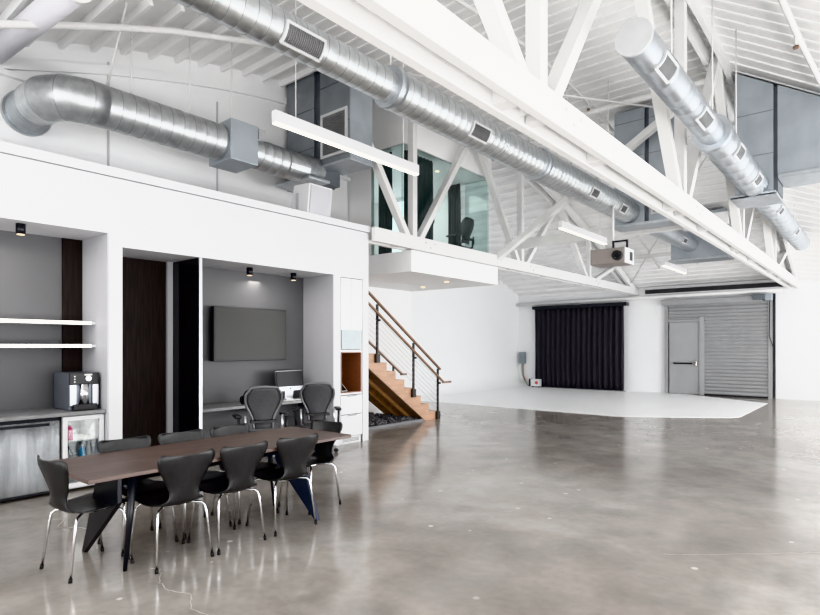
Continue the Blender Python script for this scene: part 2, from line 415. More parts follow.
# ------------------------------------------------------------------ roof trusses
def truss(x, y0, label, zb0, zb1, topy0, topy1, stub=None):
    t = thing('roof_truss', label, 'truss', (x, (y0+YB)/2, zb0), 'white bow roof trusses')
    for dx, nm in ((.06, 'bottom_chord'), (-.16, 'bottom_chord')):
        B(nm, 'steelwhite', (x+dx-.04, x+dx+.04, y0, YB, zb0, zb1), t, .006)
    yy = []
    y = topy0
    while y < topy1: yy.append(y); y += .6
    yy.append(topy1)
    for dx in (.06, -.16):
        b = MB()
        pts = [(y, roof(y)-.10) for y in yy]; lo = [(y, roof(y)-.32) for y in yy]
        b.prism(lo+pts[::-1], 'x', x+dx-.035, x+dx+.035); b.build('top_chord', 'steelwhite', t)
    xm = x-.05
    nodes = [4.06+4.1*k for k in range(-2, 5)]
    for yn in nodes:
        if yn < y0 or yn > YB: continue
        if yn >= topy0: MB().bar((xm, yn, zb0+.02), (xm, yn, roof(yn)-.15), .13, .12, up=(0, 1, 0)).build('web_post', 'steelwhite', t, .004)
        for s in (-1, 1):
            yt = yn+s*2.05
            if yt > topy1: continue
            if yt < topy0-.1:
                if stub: MB().bar((xm, yn+s*.09, zb0+.1), (xm, yn+s*2.05*stub, zb0+.1+(roof(yt)-.2-zb0-.1)*stub), .11, .14, up=(1, 0, 0)).build('web_diagonal', 'steelwhite', t, .004)
                continue
            MB().bar((xm, yn+s*.09, zb0+.1), (xm, yt, roof(yt)-.2), .11, .14, up=(1, 0, 0)).build('web_diagonal', 'steelwhite', t, .004)
    y = y0+.3
    for yn in nodes:
        for s in (-.55, 1.15):
            q = yn+s
            if y0 < q < YB-.2: B('spacer_block', 'steelwhite', (x-.119, x+.019, q, q+.14, zb0+.01, zb1-.01), t)
    for yn in nodes:
        if yn < y0: continue
        for k, (dy, dz) in enumerate(((-.14, .16), (.14, .16), (.0, .08))):
            yb = yn+.35+dy
            if y0 < yb < YB-.1: MB().tube([(x+.1, yb, zb0+dz), (x+.117, yb, zb0+dz)], .016, 6, smooth=False).build('bolt', 'ventframe', t)
    return t
truss(XT2+.05, -3, 'large white truss crossing the upper right of the hall toward the roller door', 3.32, 3.56, -2.2, 20.2)
truss(XT1+.04, 6.98, 'white truss carrying on from the left wall past the loft office', 3.38, 3.62, 7.7, 20.2, .58)

# cross beams and braces
tag(B('cross_beam', 'steelwhite', (-6.9, -2.2, 11.74, 11.86, 3.86, 4.08), None, .006), 'deep white beam spanning between both trusses above the projector', 'beam')
tag(MB().bar((XT1, 11.0, 3.5), (-2.6, 11.0, 6.1), .12, .16, up=(0, 1, 0)).build('sway_brace', 'steelwhite', None, .004), 'thick sloping white brace from the loft truss chord up to the roof', 'beam')
tag(MB().tube([(-6.6, 10.5, 6.05), (-2.2, 10.5, 6.05)], .05, 12).build('roof_pipe', 'steelwhite'), 'white pipe crossing high under the roof before the middle air handler', 'pipe')
tag(B('cross_beam', 'steelwhite', (-6.9, -2.2, 17.3, 17.4, 4.2, 4.3), None, .006), 'thin white beam spanning between the trusses near the back wall', 'beam')

# sprinkler pipes under the roof
def pipe(pts, r, label, heads=(), name='sprinkler_pipe'):
    mid = pts[len(pts)//2]
    t = thing(name, label, 'pipe', mid)
    MB().tube(pts, r, 12).build('pipe_run', 'steelwhite', t)
    for h in heads:
        p = Vector(h)
        MB().tube([p+Vector((0, 0, .02)), p+Vector((0, 0, -.13))], .015, 8).build('drop_stub', 'steelwhite', t)
        MB().tube([p+Vector((0, 0, -.13)), p+Vector((0, 0, -.16))], .03, 8).build('sprinkler_head', 'rust', t)
    return t
yy = [0+.6*i for i in range(20)]
pipe([(XT1, 0, 4.1), (XT1, 1.0, 4.5), (XT1, 1.72, 4.8), (XT1, 2.3, 5.04), (XT1, 2.87, 5.26), (XT1, 3.5, 5.49), (XT1, 4.16, 5.68), (XT1, 4.73, 5.85), (XT1, 5.4, 5.98), (XT1, 6.3, 6.05)], .04, 'white pipe running under the roof above the left wall', [])
pipe([(-4.3, y, roof(y)-.22) for y in yy+[12+.6*i for i in range(12)]], .028, 'thin white pipe curving under the roof between the trusses', [(-4.3, 8, roof(8)-.2), (-4.3, 10.4, roof(10.4)-.2)])
pipe([(-5.4, y, roof(y)-.24) for y in yy+[12+.6*i for i in range(12)]], .03, 'white pipe following the roof bow nearer the loft')
pipe([(-.86, 5.0, 5.35), (-.86, 7.3, 5.36), (-.8, 8.4, 5.34), (-.69, 9.6, 5.26), (-.6, 10.4, 5.18)], .035, 'white sprinkler pipe under the sloped roof at the right edge', [(-.82, 8.2, 5.33)])
pipe([(-11.3, 20.2, 3.24), (-2.35, 20.2, 3.29)], .07, 'long white pipe along the top of the back wall')
for (a, c, l) in (((-6.6, 6.4, 6.1), (-2.4, 12.0, 5.95), 'white diagonal bracing rod under the roof rising from the loft'),
                  ((-6.6, 12.0, 5.95), (-2.4, 6.2, 6.12), 'white diagonal bracing rod under the roof crossing the other way'),
                  ((-6.6, 12.4, 5.85), (-2.4, 19.6, 3.75), 'white diagonal bracing rod over the rear of the hall'),
                  ((-6.6, 19.6, 3.75), (-2.4, 12.4, 5.85), 'white diagonal bracing rod over the rear of the hall, opposite way')):
    tag(MB().tube([a, c], .018, 8).build('bracing_rod', 'steelwhite'), l, 'rod', 'roof bracing rods')
t = thing('paper_roll', 'white round tube hanging across the upper left corner', 'tube', (-7.0, 2.06, 4.9))
MB().tube([(-8.39, 2.06, 5.17), (-5.75, 2.06, 4.93)], .125, 28).build('roll', mat('lilac_white_tube', (.62, .62, .66), .5, var=.02), t)
MB().tube([(-5.77, 2.06, 4.932), (-5.70, 2.06, 4.926)], .14, 28).build('end_ring', 'white', t)
MB().tube([(-6.2, 2.06, 5.08), (-6.2, 2.06, roof(2.06)-.02)], .008, 8).build('hanger', 'steelwhite', t)

# ------------------------------------------------------------------ ducts
def duct_surface(b, path, r, ring=.11, n=36, amp=.006):
    # path: dense list of points; narrow raised seam every 'ring' metres
    P = [Vector(p) for p in path]; out = []; rad = []
    L = [0]
    for a, c in zip(P, P[1:]): L.append(L[-1]+(c-a).length)
    def at(s):
        for i in range(len(P)-1):
            if s <= L[i+1] or i == len(P)-2:
                return P[i].lerp(P[i+1], (s-L[i])/max(1e-6, L[i+1]-L[i]))
    s = 0
    while s < L[-1]:
        out += [at(s), at(min(L[-1], s+.006)), at(min(L[-1], s+.014)), at(min(L[-1], s+.02))]
        rad += [r, r+amp, r+amp, r]; s += ring
    res = [out[0]]; rr = [rad[0]]
    for p, q in zip(out[1:], rad[1:]):
        if (p-res[-1]).length > .003: res.append(p); rr.append(q)
    if (P[-1]-res[-1]).length > .003: res.append(P[-1]); rr.append(r)
    k0 = len(b.bm.faces)
    b.tube(res, rr, n)
    b.bm.faces.ensure_lookup_table()
    for i in range(len(res)-1):
        if rr[i] > r+1e-6 and rr[i+1] > r+1e-6:
            for k in range(n): b.bm.faces[k0+i*n+k].material_index = 1
    return b
def vent(parent, xc, zc, r, ang, y0, y1, wdt, frame=.022, gm='grille'):
    # register on the side of a duct running along Y; ang measured in XZ
    t = thing('tmp', 'x', 'x'); bpy.data.objects.remove(t)
    def ar(rad, a, y): return (xc+rad*math.cos(a), y, zc+rad*math.sin(a))
    h = wdt/2/r; hf = frame/r
    def patch(b, a0, a1, ya, yb, r0, r1, k=6):
        for i in range(k):
            p, q = a0+(a1-a0)*i/k, a0+(a1-a0)*(i+1)/k
            vs = [b.V(ar(R, a, y)) for R in (r0, r1) for a in (p, q) for y in (ya, yb)]
            for f in ((0, 1, 3, 2), (4, 6, 7, 5), (0, 4, 5, 1), (2, 3, 7, 6), (0, 2, 6, 4), (1, 5, 7, 3)): b.face([vs[j] for j in f])
    b = MB()
    patch(b, ang-h, ang+h, y0, y0+frame, r-.01, r+.022); patch(b, ang-h, ang+h, y1-frame, y1, r-.01, r+.022)
    patch(b, ang-h, ang-h+hf, y0+frame, y1-frame, r-.01, r+.022, 1); patch(b, ang+h-hf, ang+h, y0+frame, y1-frame, r-.01, r+.022, 1)
    o = b.build('vent_frame', 'ventframe', parent)
    b = MB(); patch(b, ang-h+hf, ang+h-hf, y0+frame, y1-frame, r, r+.009)
    y = y0+frame+.008
    while y < y1-frame-.006:
        patch(b, ang-h+hf, ang+h-hf, y, y+.006, r, r+.017); y += .02
    b.build('vent_grille', gm, o)
def hanger(parent, x, y, z, r, ztop, m='steelwhite'):
    b = MB(); b.tube([(x, y, z+r-.005), (x, y, ztop)], .009, 8); b.build('hanger', m, parent)
def ring_at(parent, x, y, z, r, w, m='galv2', name='coupling'):
    MB().tube([(x, y-w/2, z), (x, y+w/2, z)], r, 36).build(name, m, parent)

# duct 1, between the trusses: it widens in steps toward the air handler
D1 = (-3.85, 4.22, .225)
a1 = math.atan2(1.6-D1[1], -D1[0])
t = thing('round_duct', 'long silver spiral duct with grille vents running from upper left over the hall', 'duct', (D1[0], 6, D1[1]-D1[2]), 'galvanised round ducts')
secs = ((.2, 4.3, .158), (4.3, 7.46, .203), (7.46, 11.25, .225))
for y0, y1, r in secs: duct_surface(MB(), [(D1[0], y0, D1[1]), (D1[0], y1, D1[1])], r, .12, amp=.0014).build('duct_run', ['galv', 'seam'], t)
for y0, y1, w_, da, r in ((2.86, 3.28, .175, .05, .158), (5.5, 5.88, .17, .1, .203), (8.95, 9.25, .15, .1, .225), (10.3, 10.58, .15, .05, .225)): vent(t, D1[0], D1[1], r, a1+da, y0, y1, w_)
for y, r in ((1.2, .158), (4.3, .21), (7.46, .23), (10.2, .225)): hanger(t, D1[0], y, D1[1], r, roof(y)-.03)
for y, r in ((4.3, .208), (6.3, .205), (7.46, .232)): ring_at(t, D1[0], y, D1[1], r, .10 if y != 6.3 else .03)
t = thing('round_duct', 'short silver duct behind the middle air handler over the projector', 'duct', (D1[0], 14, D1[1]-D1[2]), 'galvanised round ducts')
duct_surface(MB(), [(D1[0], 11.73, D1[1]), (D1[0], 15.8, D1[1])], .2, .12, amp=.0014).build('duct_run', ['galv2', 'seampale'], t)
vent(t, D1[0], D1[1], .2, a1+.1, 14.5, 14.8, .13); hanger(t, D1[0], 13.6, D1[1], .2, roof(13.6)-.03)
# duct 2, right of the big truss
D2 = (-1.63, 4.21, .205)
a2 = math.atan2(1.6-D2[1], -D2[0])
t = thing('round_duct', 'pale capped silver duct beside the big truss at the upper right', 'duct', (D2[0], 7.7, D2[1]-D2[2]), 'galvanised round ducts')
for y0, y1, r in ((4.9, 7.75, .152), (7.75, 10.6, .205)): duct_surface(MB(), [(D2[0], y0, D2[1]), (D2[0], y1, D2[1])], r, .4, amp=.002).build('duct_run', ['galv2', 'seampale'], t)
MB().tube([(D2[0], 4.885, D2[1]), (D2[0], 4.92, D2[1])], .157, 36).build('end_cap', mat('matt_galvanised_cap', (.56, .57, .58), .5, .3, var=.08, scale=3), t)
for y0, y1, w_, da, r in ((5.25, 5.62, .16, .35, .152), (6.7, 7.1, .15, .25, .152), (8.25, 8.6, .17, .55, .205), (9.7, 10.05, .16, .4, .205)): vent(t, D2[0], D2[1], r, a2+da, y0, y1, w_, gm='grillelight')
for y, r in ((6.0, .152), (7.75, .22), (9.2, .205)): hanger(t, D2[0], y, D2[1], r, roof_r(D2[0], y)-.02)
ring_at(t, D2[0], 7.75, D2[1], .222, .14); ring_at(t, D2[0], 6.3, D2[1], .156, .03)
t = thing('round_duct', 'pale silver duct running on behind the right air handler to the back', 'duct', (D2[0], 14, D2[1]-D2[2]), 'galvanised round ducts')
duct_surface(MB(), [(D2[0], 11.32, D2[1]), (D2[0], 17.4, D2[1])], .19, .4, amp=.002).build('duct_run', ['galv2', 'seampale'], t)
vent(t, D2[0], D2[1], .19, a2+.4, 12.3, 12.6, .15, gm='grillelight'); vent(t, D2[0], D2[1], .19, a2+.4, 14.8, 15.1, .15, gm='grillelight')
for y in (13, 16): hanger(t, D2[0], y, D2[1], .19, roof_r(D2[0], y)-.02)
# left duct with elbow above the left wall
DL = (-7.42, 4.56, .255)
t = thing('round_duct', 'thick silver duct with elbow above the white left wall', 'duct', (DL[0], 4.2, DL[1]-DL[2]), 'galvanised round ducts')
MB().tube([(-8.4, 2.42, DL[1]), (-8.34, 2.42, DL[1])], DL[2]+.025, 36).build('wall_flange', 'galv2', t)
duct_surface(MB(), [(-8.36, 2.42, DL[1]), (-7.95, 2.42, DL[1])], DL[2]-.01, .07, amp=.012).build('flexible_neck', ['galv2', 'seampale'], t)
seg = [(-7.95, 2.42)]; 
for i, a in enumerate((0, 30, 60, 90)):
    seg.append((-7.76+.34*math.sin(math.radians(a)), 2.76-.34*math.cos(math.radians(a))))
seg.append((-7.42, 2.95))
duct_surface(MB(), [(x, y, DL[1]) for x, y in seg], DL[2]+.005, .24, amp=.003).build('elbow', ['galv', 'seam'], t)
duct_surface(MB(), [(DL[0], 2.76, DL[1]), (DL[0], 4.56, DL[1])], DL[2], .16, amp=.0025).build('duct_run', ['galv', 'seam'], t)
B('damper_box', 'sheet', (DL[0]-.29, DL[0]+.29, 4.56, 5.02, DL[1]-.29, DL[1]+.29), t, .008)
duct_surface(MB(), [(DL[0], 5.02, DL[1]), (DL[0]-.0, 5.7, DL[1]-.02)], DL[2]-.03, .16, amp=.0025).build('duct_run', ['galv', 'seam'], t)
b = MB(); b.tube([(DL[0], 5.7, DL[1]-.02), (DL[0], 6.05, DL[1]-.02), (DL[0]-.12, 6.46, DL[1]+.05)], DL[2]-.03, 36, smooth=False).build('elbow', 'galv', t)
for y in (3.3, 4.1, 4.76): hanger(t, DL[0], y, DL[1], DL[2] if y < 4.5 else .29, roof(y)-.03)
MB().tube([(DL[0], 3.0, DL[1]+DL[2]), (DL[0]+.55, 3.0, roof(3.0)-.03)], .014, 8).build('hanger', 'steelwhite', t)
B('control_box', 'alu', (DL[0]+.2, DL[0]+.27, 5.04, 5.16, DL[1]+.12, DL[1]+.28), t)

# ------------------------------------------------------------------ air handling cabinets
def handler(label, panels, posts, grilles, tray, dark=False, seams=True):
    xs = [p[0] for p in panels]+[p[1] for p in panels]
    t = thing('air_handler', label, 'air handler', (sum(xs)/len(xs), panels[0][2], panels[0][4]), 'sheet metal air handlers')
    for (x0, x1, y0, y1, z0, tops) in panels:
        b = MB(); b.prism([(x0, z0), (x1, z0), (x1, tops[1]), (x0, tops[0])], 'y', y0, y1)
        o = b.build('cabinet_panel', 'sheetmid' if dark else 'sheet', t)
        if seams:
            z = z0+.62
            while z < min(tops)-.2:
                B('panel_seam', 'sheetmid' if not dark else 'sheetdark', (x0, x1, y0-.006, y0, z, z+.012), o); z += .68
    for (x0, x1, y0, y1, z0, z1) in posts: B('corner_post', 'sheetdark', (x0, x1, y0, y1, z0, z1), t)
    for (x0, x1, y, z0, z1) in grilles:
        b = MB(); f = .045
        b.box(x0, x1, y-.03, y, z0, z0+f); b.box(x0, x1, y-.03, y, z1-f, z1); b.box(x0, x0+f, y-.03, y, z0+f, z1-f); b.box(x1-f, x1, y-.03, y, z0+f, z1-f)
        g = b.build('grille_frame', 'ventframe', t)
        b = MB(); b.box(x0+f, x1-f, y-.01, y-.002, z0+f, z1-f)
        z = z0+f+.01
        while z < z1-f-.01: b.box(x0+f, x1-f, y-.022, y-.008, z, z+.012); z += .035
        b.build('grille_slats', 'grille', g)
    for (x0, x1, y0, y1, z0, z1) in tray: B('base_frame', 'galv2', (x0, x1, y0, y1, z0, z1), t, .004)
    return t
zr = roof(6.5)-.08
M['sheetmid'] = mat('shade_and_seam_sheet_metal', (.27, .29, .31), .45, .5, var=.08, scale=2.5)  # darker tone for shade on the unit's front; also the panel seams
t = handler('air handler with shade-toned grey front and white framed grille above the left wall', [(-8.3, -7.56, 6.46, 6.95, 4.4, (zr, zr)), (-7.38, -6.66, 6.44, 6.95, 4.66, (zr, zr))],
        [(-7.56, -7.38, 6.5, 6.9, 4.4, zr)], [(-7.34, -6.70, 6.44, 4.76, 5.50)], [(-8.05, -7.15, 6.0, 6.46, 4.33, 4.37), (-7.38, -6.62, 6.42, 6.97, 4.62, 4.66)], dark=True)
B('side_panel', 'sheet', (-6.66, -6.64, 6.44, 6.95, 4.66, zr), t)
# the end panel is paler: the light on it is put into its colour
zz = lambda x: roof_r(x, 11.0)-.08
handler('pale blue grey air handler under the sloped roof at the right edge', [(-1.9, -1.36, 10.62, 11.3, 4.05, (zz(-1.9), zz(-1.36))), (-1.30, -.2, 10.6, 11.3, 4.3, (zz(-1.30), zz(-.2)))],
        [(-1.36, -1.30, 10.66, 11.25, 4.05, zz(-1.3))], [], [(-1.95, -1.32, 10.55, 10.62, 4.0, 4.06), (-1.95, -1.3, 10.55, 11.32, 3.99, 4.03), (-1.29, -.15, 10.56, 11.32, 4.24, 4.3)])
z2 = roof(11.5)-.08
handler('grey air handler behind the truss where the long duct ends', [(-4.12, -3.54, 11.25, 11.7, 3.98, (z2, z2)), (-3.46, -2.95, 11.25, 11.7, 3.98, (z2, z2))],
        [(-3.54, -3.46, 11.29, 11.66, 3.98, z2)], [(-3.42, -2.98, 11.25, 4.1, 4.5)], [(-4.16, -2.9, 11.2, 11.72, 3.93, 3.98)])
z3 = roof(16.2)-.1
handler('far grey air handler near the back of the hall', [(-3.56, -3.0, 15.8, 16.4, 4.55, (z3, z3)), (-4.3, -3.0, 15.8, 16.4, 3.85, (4.55, 4.55))], [], [], [(-4.35, -2.95, 15.75, 16.42, 3.8, 3.85)])

# ------------------------------------------------------------------ linear pendant lights, projector
def linear(x, y0, y1, z, label):
    t = thing('linear_light', label, 'light', (x, (y0+y1)/2, z), 'linear pendant lights')
    B('housing', 'white_gloss', (x-.035, x+.035, y0, y1, z+.012, z+.14), t, .003)
    B('diffuser', 'led', (x-.034, x+.034, y0+.01, y1-.01, z, z+.012), t)
    for y in (y0+.3, y1-.3): MB().tube([(x, y, z+.14), (x, y, roof(y)-.02)], .005, 6).build('suspension_cable', 'steelwhite', t)
linear(-5.05, 3.75, 6.2, 4.0, 'long white linear pendant nearest the camera beside the loft truss')
linear(-4.45, 9.5, 11.65, 3.7, 'white linear pendant behind the projector')
linear(-4.5, 15.85, 18.0, 3.72, 'small distant white linear pendant close to the back wall')

t = thing('projector', 'taupe ceiling projector hanging in the middle of the hall', 'projector', (-3.85, 10.0, 3.1))
px, py = -3.66, 10.0
B('body', 'projector', (px-.36, px+.24, py-.2, py+.25, 3.03, 3.30), t, .012)
B('side_panel', 'white_gloss', (px+.241, px+.256, py-.19, py+.24, 3.035, 3.295), t, .003)
B('side_vent', 'blackplastic', (px+.257, px+.262, py+.02, py+.16, 3.09, 3.24), t)
ln = MB().tube([(px+.13, py-.2, 3.16), (px+.13, py-.27, 3.16)], .085, 24).build('lens', 'blackplastic', t)
MB().tube([(px+.13, py-.27, 3.16), (px+.13, py-.276, 3.16)], .055, 24).build('lens_glass', 'glossblack', ln)
b = MB(); b.box(px-.03, px+.0, py-.03, py, 3.30, 3.42); b.box(px+.21, px+.24, py-.03, py, 3.30, 3.42); b.box(px-.03, px+.24, py-.03, py, 3.42, 3.45); b.build('mount_bracket', 'blackmetal', t)
MB().tube([(px-.02, py-.015, 3.45), (px-.02, py-.015, D1[1]-.02)], .02, 10).build('mount_pole', 'steelwhite', t)

# white speaker box on the wall ledge
t = thing('wedge_speaker', 'white wedge speaker box on the left wall ledge', 'speaker', (-7.05, 5.9, 3.63))
b = MB(); b.prism([(-7.3, 3.63), (-6.86, 3.63), (-6.80, 4.12), (-7.18, 4.14)], 'y', 5.72, 6.2); b.build('cabinet', 'white_gloss', t, .01)
b = MB(); b.prism([(-6.85, 3.66), (-6.84, 3.66), (-6.785, 4.09), (-6.795, 4.09)], 'y', 5.75, 6.17); b.build('front_grille', 'jamb', t)
B('bracket', 'alu', (-7.1, -7.06, 5.69, 5.72, 3.75, 4.0), t)

# ------------------------------------------------------------------ back wall: roller door, curtain, pipe, screen, boxes
t = bpy.data.objects.new('door_1', None); COL.objects.link(t); t.location = (-4.1, YB-.1, 0); t['_o'] = (-4.1, YB-.1, 0); struct(t)
DX0, DX1, DZ = -5.72, -2.62, 3.0
b = MB(); prof = []
z = .03
while z < DZ-.05:
    for k in range(6): prof.append((YB-.09-.026*math.sin(PI*k/6), z+.115*k/6))
    z += .115
b.prism(prof+[(YB-.04, prof[-1][1]), (YB-.04, .03)], 'x', -4.50, DX1-.1); b.build('slat_curtain', 'rollgrey', t)
b = MB(); prof2 = [(y, z) for y, z in prof if z > 2.42]
b.prism(prof2+[(YB-.04, prof2[-1][1]), (YB-.04, prof2[0][1])], 'x', DX0+.12, -4.50); b.build('slat_curtain', 'rollgrey', t)
B('hood', 'rollgrey', (DX0-.05, DX1-.25, YB-.34, YB-.01, 2.95, 3.14), t, .03)
B('guide_rail', 'rollgrey', (DX0, DX0+.11, YB-.13, YB-.01, 0, 2.97), t)
B('guide_rail', 'rollgrey', (DX1-.11, DX1, YB-.13, YB-.01, 0, 3.1), t)
B('guide_rail', 'blackmetal', (DX1, DX1+.07, YB-.06, YB-.001, 0, 3.2), t)
B('door_post', 'doorgrey', (-4.64, -4.50, YB-.17, YB-.05, 0, 2.55), t, .006)
B('door_head', 'doorgrey', (DX0+.11, -4.50, YB-.15, YB-.05, 2.40, 2.47), t, .006)
d = B('pedestrian_door', 'doorgrey', (DX0+.15, -4.65, YB-.12, YB-.07, .02, 2.39), t, .006)
B('push_bar', 'blackmetal', (DX0+.28, -4.80, YB-.17, YB-.13, 1.0, 1.05), d)
B('push_bar_end', 'chrome', (-4.84, -4.72, YB-.18, YB-.12, .95, 1.10), d, .01)
B('motor', 'sheetdark', (-3.10, -2.78, YB-.42, YB-.16, 3.0, 3.18), t, .01)
B('motor_box', 'sheet', (-2.78, -2.6, YB-.36, YB-.16, 2.98, 3.18), t, .01)
MB().tube([(-2.68, YB-.2, 2.98), (-2.69, YB-.2, 1.9), (-2.6, YB-.18, 1.6), (-2.56, YB-.1, 1.2)], .012, 8).build('pull_chain', 'blackplastic', t)
B('bottom_bar', 'blackmetal', (-4.5, DX1-.1, YB-.1, YB-.04, .006, .05), t)

t = thing('stage_curtain', 'wide black pleated curtain on the back wall', 'curtain', (-8.9, YB-.2, .02))
drape(YB-.22, -10.5, -7.06, .03, 3.05, 'x', 17, .05, 'drape', 'curtain', t)
B('curtain_track', 'blackmetal', (-10.58, -6.93, YB-.32, YB-.06, 3.02, 3.14), t, .01)
t = thing('screen_housing', 'long black projection screen housing above the roller door', 'projection screen', (-4.2, YB-.4, 3.42))
B('casing', 'blackplastic', (-6.25, -2.3, YB-.5, YB-.32, 3.36, 3.50), t, .01)
B('bottom_slat', 'white_gloss', (-6.2, -2.4, YB-.43, YB-.39, 3.335, 3.359), t)
for x in (-6.0, -2.5): B('bracket', 'steelwhite', (x, x+.06, YB-.45, YB-.001, 3.50, 3.53), t)
struct(B('trim_9', 'white', (-6.3, -2.3, YB-.1, YB-.001, 3.5, 3.62)))
t = thing('electrical_box', 'grey electrical box with hanging cables beside the black curtain', 'electrical box', (-11.1, 20.1, 0))
B('box', 'panelgrey', (-11.24, -11.0, YB-.16, YB-.001, .9, 1.36), t, .01)
for i, (m, dx) in enumerate((('green', 0), ('blackplastic', .05), ('red', .09), ('paper', .03))):
    MB().tube([(-11.17+dx, YB-.08, .905), (-11.17+dx, YB-.09, .7), (-11.14+dx*.6, YB-.07, .45), (-11.02+dx*.5, YB-.1, .2), (-10.72, YB-.3, .02+.012*i)], .012, 8).build('cable', m, t)
t = thing('white_floor_box', 'small white box with red print on the floor by the curtain', 'box', (-10.4, 20.0, 0))
B('case', 'white_gloss', (-10.52, -10.16, YB-.55, YB-.34, .05, .32), t, .01)
B('side_panel', 'blackplastic', (-10.60, -10.525, YB-.54, YB-.34, .05, .33), t, .01)
MB().tube([(-10.27, YB-.552, .19), (-10.27, YB-.556, .19)], .065, 20).build('round_mark', 'red', t)
B('foot', 'blackplastic', (-10.5, -10.46, YB-.5, YB-.38, .006, .05), t); B('foot', 'blackplastic', (-10.24, -10.2, YB-.5, YB-.38, .006, .05), t)
tag(B('floor_track', 'curb', (-10.5, -7.0, YB-.32, YB-.1, .006, .02)), 'dark low strip on the floor under the black curtain', 'strip')

# ------------------------------------------------------------------ kitchen niche
t = thing('base_cabinet', 'steel fronted base cabinets under the worktop at the left edge', 'cabinet', (-7.15, .8, 0))
B('carcass', 'blackmetal', (XN+.01, -6.84, -.55, 2.28, .03, .83), t)
for y0, y1 in ((-.5, .88), (.89, 2.27)):
    d = B('door', 'steelpanel', (-6.838, -6.815, y0, y1, .06, .80), t, .004)
    B('dark_top_band', 'blackmetal', (-6.814, -6.80, y0+.1, y1-.1, .755, .785), d)  # plain dark strip along the top of each door
tag(B('worktop', 'counter', (XN+.01, -6.78, -.55, 2.74, .84, .88), None, .004), 'grey worktop running along the kitchen niche', 'worktop')
t = thing('beverage_cooler', 'white framed glass door drinks cooler under the worktop', 'fridge', (-7.1, 2.5, 0))
b = MB(); y0, y1 = 2.30, 2.725
b.box(XN+.02, XN+.05, y0, y1, .03, .83); b.box(XN+.02, -6.86, y0, y0+.03, .03, .83); b.box(XN+.02, -6.86, y1-.03, y1, .03, .83); b.box(XN+.02, -6.86, y0, y1, .03, .07); b.box(XN+.02, -6.86, y0, y1, .79, .83); b.build('cabinet', 'white_gloss', t)
b = MB(); f = .05
b.box(-6.855, -6.81, y0, y1, .05, .05+f); b.box(-6.855, -6.81, y0, y1, .83-f, .83); b.box(-6.855, -6.81, y0, y0+f, .05+f, .83-f); b.box(-6.855, -6.81, y1-f, y1, .05+f, .83-f)
d = b.build('door_frame', 'white_gloss', t, .004)
B('door_glass', 'clear', (-6.84, -6.83, y0+f, y1-f, .05+f, .83-f), d)
for z in (.30, .54): B('shelf', 'paper', (XN+.06, -6.88, y0+.035, y1-.035, z, z+.012), t)
MB().box(-7.35, -6.9, y0+.1, y1-.1, .775, .785).build('lamp_strip', 'ledstrip', t)
for (y, z, m, l) in ((2.42, .552, 'pink', 'pink bottle on the upper shelf of the drinks cooler'), (2.55, .312, 'blue', 'blue bottle on the middle shelf of the drinks cooler')):
    q = thing('bottle', l, 'bottle', (-6.97, y, z), 'bottles in the drinks cooler')
    MB().tube([(-6.97, y, z+k) for k in (0, .12, .15, .155)], [.035, .035, .016, .014], 14).build('body', m, q)
    MB().tube([(-6.97, y, z+.155), (-6.97, y, z+.18)], .016, 12).build('cap', 'paper', q)
q = thing('drinks_can', 'dark tilted bottle leaning in the drinks cooler', 'bottle', (-6.98, 2.45, .312))
MB().tube([(-6.98, 2.45, .312), (-6.98, 2.41, .44), (-6.98, 2.395, .49)], [.032, .032, .012], 14).build('body', 'blackplastic', q)

t = thing('water_dispenser', 'silver countertop water dispenser with black top panel', 'water dispenser', (-7.05, 2.55, .88))
ya, yb, xa, xb = 2.40, 2.705, -7.38, -6.90
B('body', mat('blue_grey_dispenser', (.20, .215, .25), .35, .5, var=.05), (xa, xb-.03, ya, yb, .88, 1.30), t, .01)
B('top_panel', 'blackplastic', (xb-.03, xb, ya, yb, 1.17, 1.30), t, .006)
B('side_column', 'alu', (xb-.03, xb-.002, ya, ya+.07, .93, 1.17), t, .008); B('side_column', 'alu', (xb-.03, xb-.002, yb-.07, yb, .93, 1.17), t, .008)
MB().tube([(xb-.02, (ya+yb)/2, .95), (xb-.02, (ya+yb)/2, 1.17)], .05, 20).build('cylinder', 'chrome', t)
B('drip_tray', 'blackplastic', (xb-.03, xb+.03, ya+.03, yb-.03, .885, .95), t, .006)
MB().tube([(xb, ya+.19, 1.235), (xb+.012, ya+.19, 1.235)], .03, 20).build('dial', 'alu', t)
for k in range(3): MB().tube([(xb, ya+.05, 1.20+k*.03), (xb+.004, ya+.05, 1.20+k*.03)], .008, 10).build('button', 'paper', t)
B('display', 'paper', (xb, xb+.003, ya+.15, ya+.23, 1.268, 1.285), t)
for z, l in ((1.85, 'upper glowing white wall shelf in the dark kitchen niche'), (1.585, 'lower glowing white wall shelf in the dark kitchen niche')):
    t = thing('lit_shelf', l, 'shelf', (-7.25, 1.1, z), 'lit wall shelves')
    B('board', 'white_gloss', (XN+.001, -7.07, -.6, 2.733, z, z+.03), t)
    B('light_edge', 'ledstrip', (-7.069, -7.055, -.6, 2.68, z-.002, z+.034), t)
for x, y, z, l in ((-6.95, 1.95, 2.88, 'small black cylinder downlight over the kitchen niche'), (-7.1, 4.85, 2.74, 'black cylinder downlight over the desk niche, left one'), (-7.1, 5.65, 2.74, 'black cylinder downlight over the desk niche, right one')):
    t = thing('downlight', l, 'light', (x, y, z-.11), 'black cylinder downlights')
    MB().tube([(x, y, z-.11), (x, y, z)], .045, 20).build('can', 'blackmetal', t)
    MB().tube([(x, y, z-.114), (x, y, z-.109)], .036, 20).build('lamp_face', 'lamp', t)

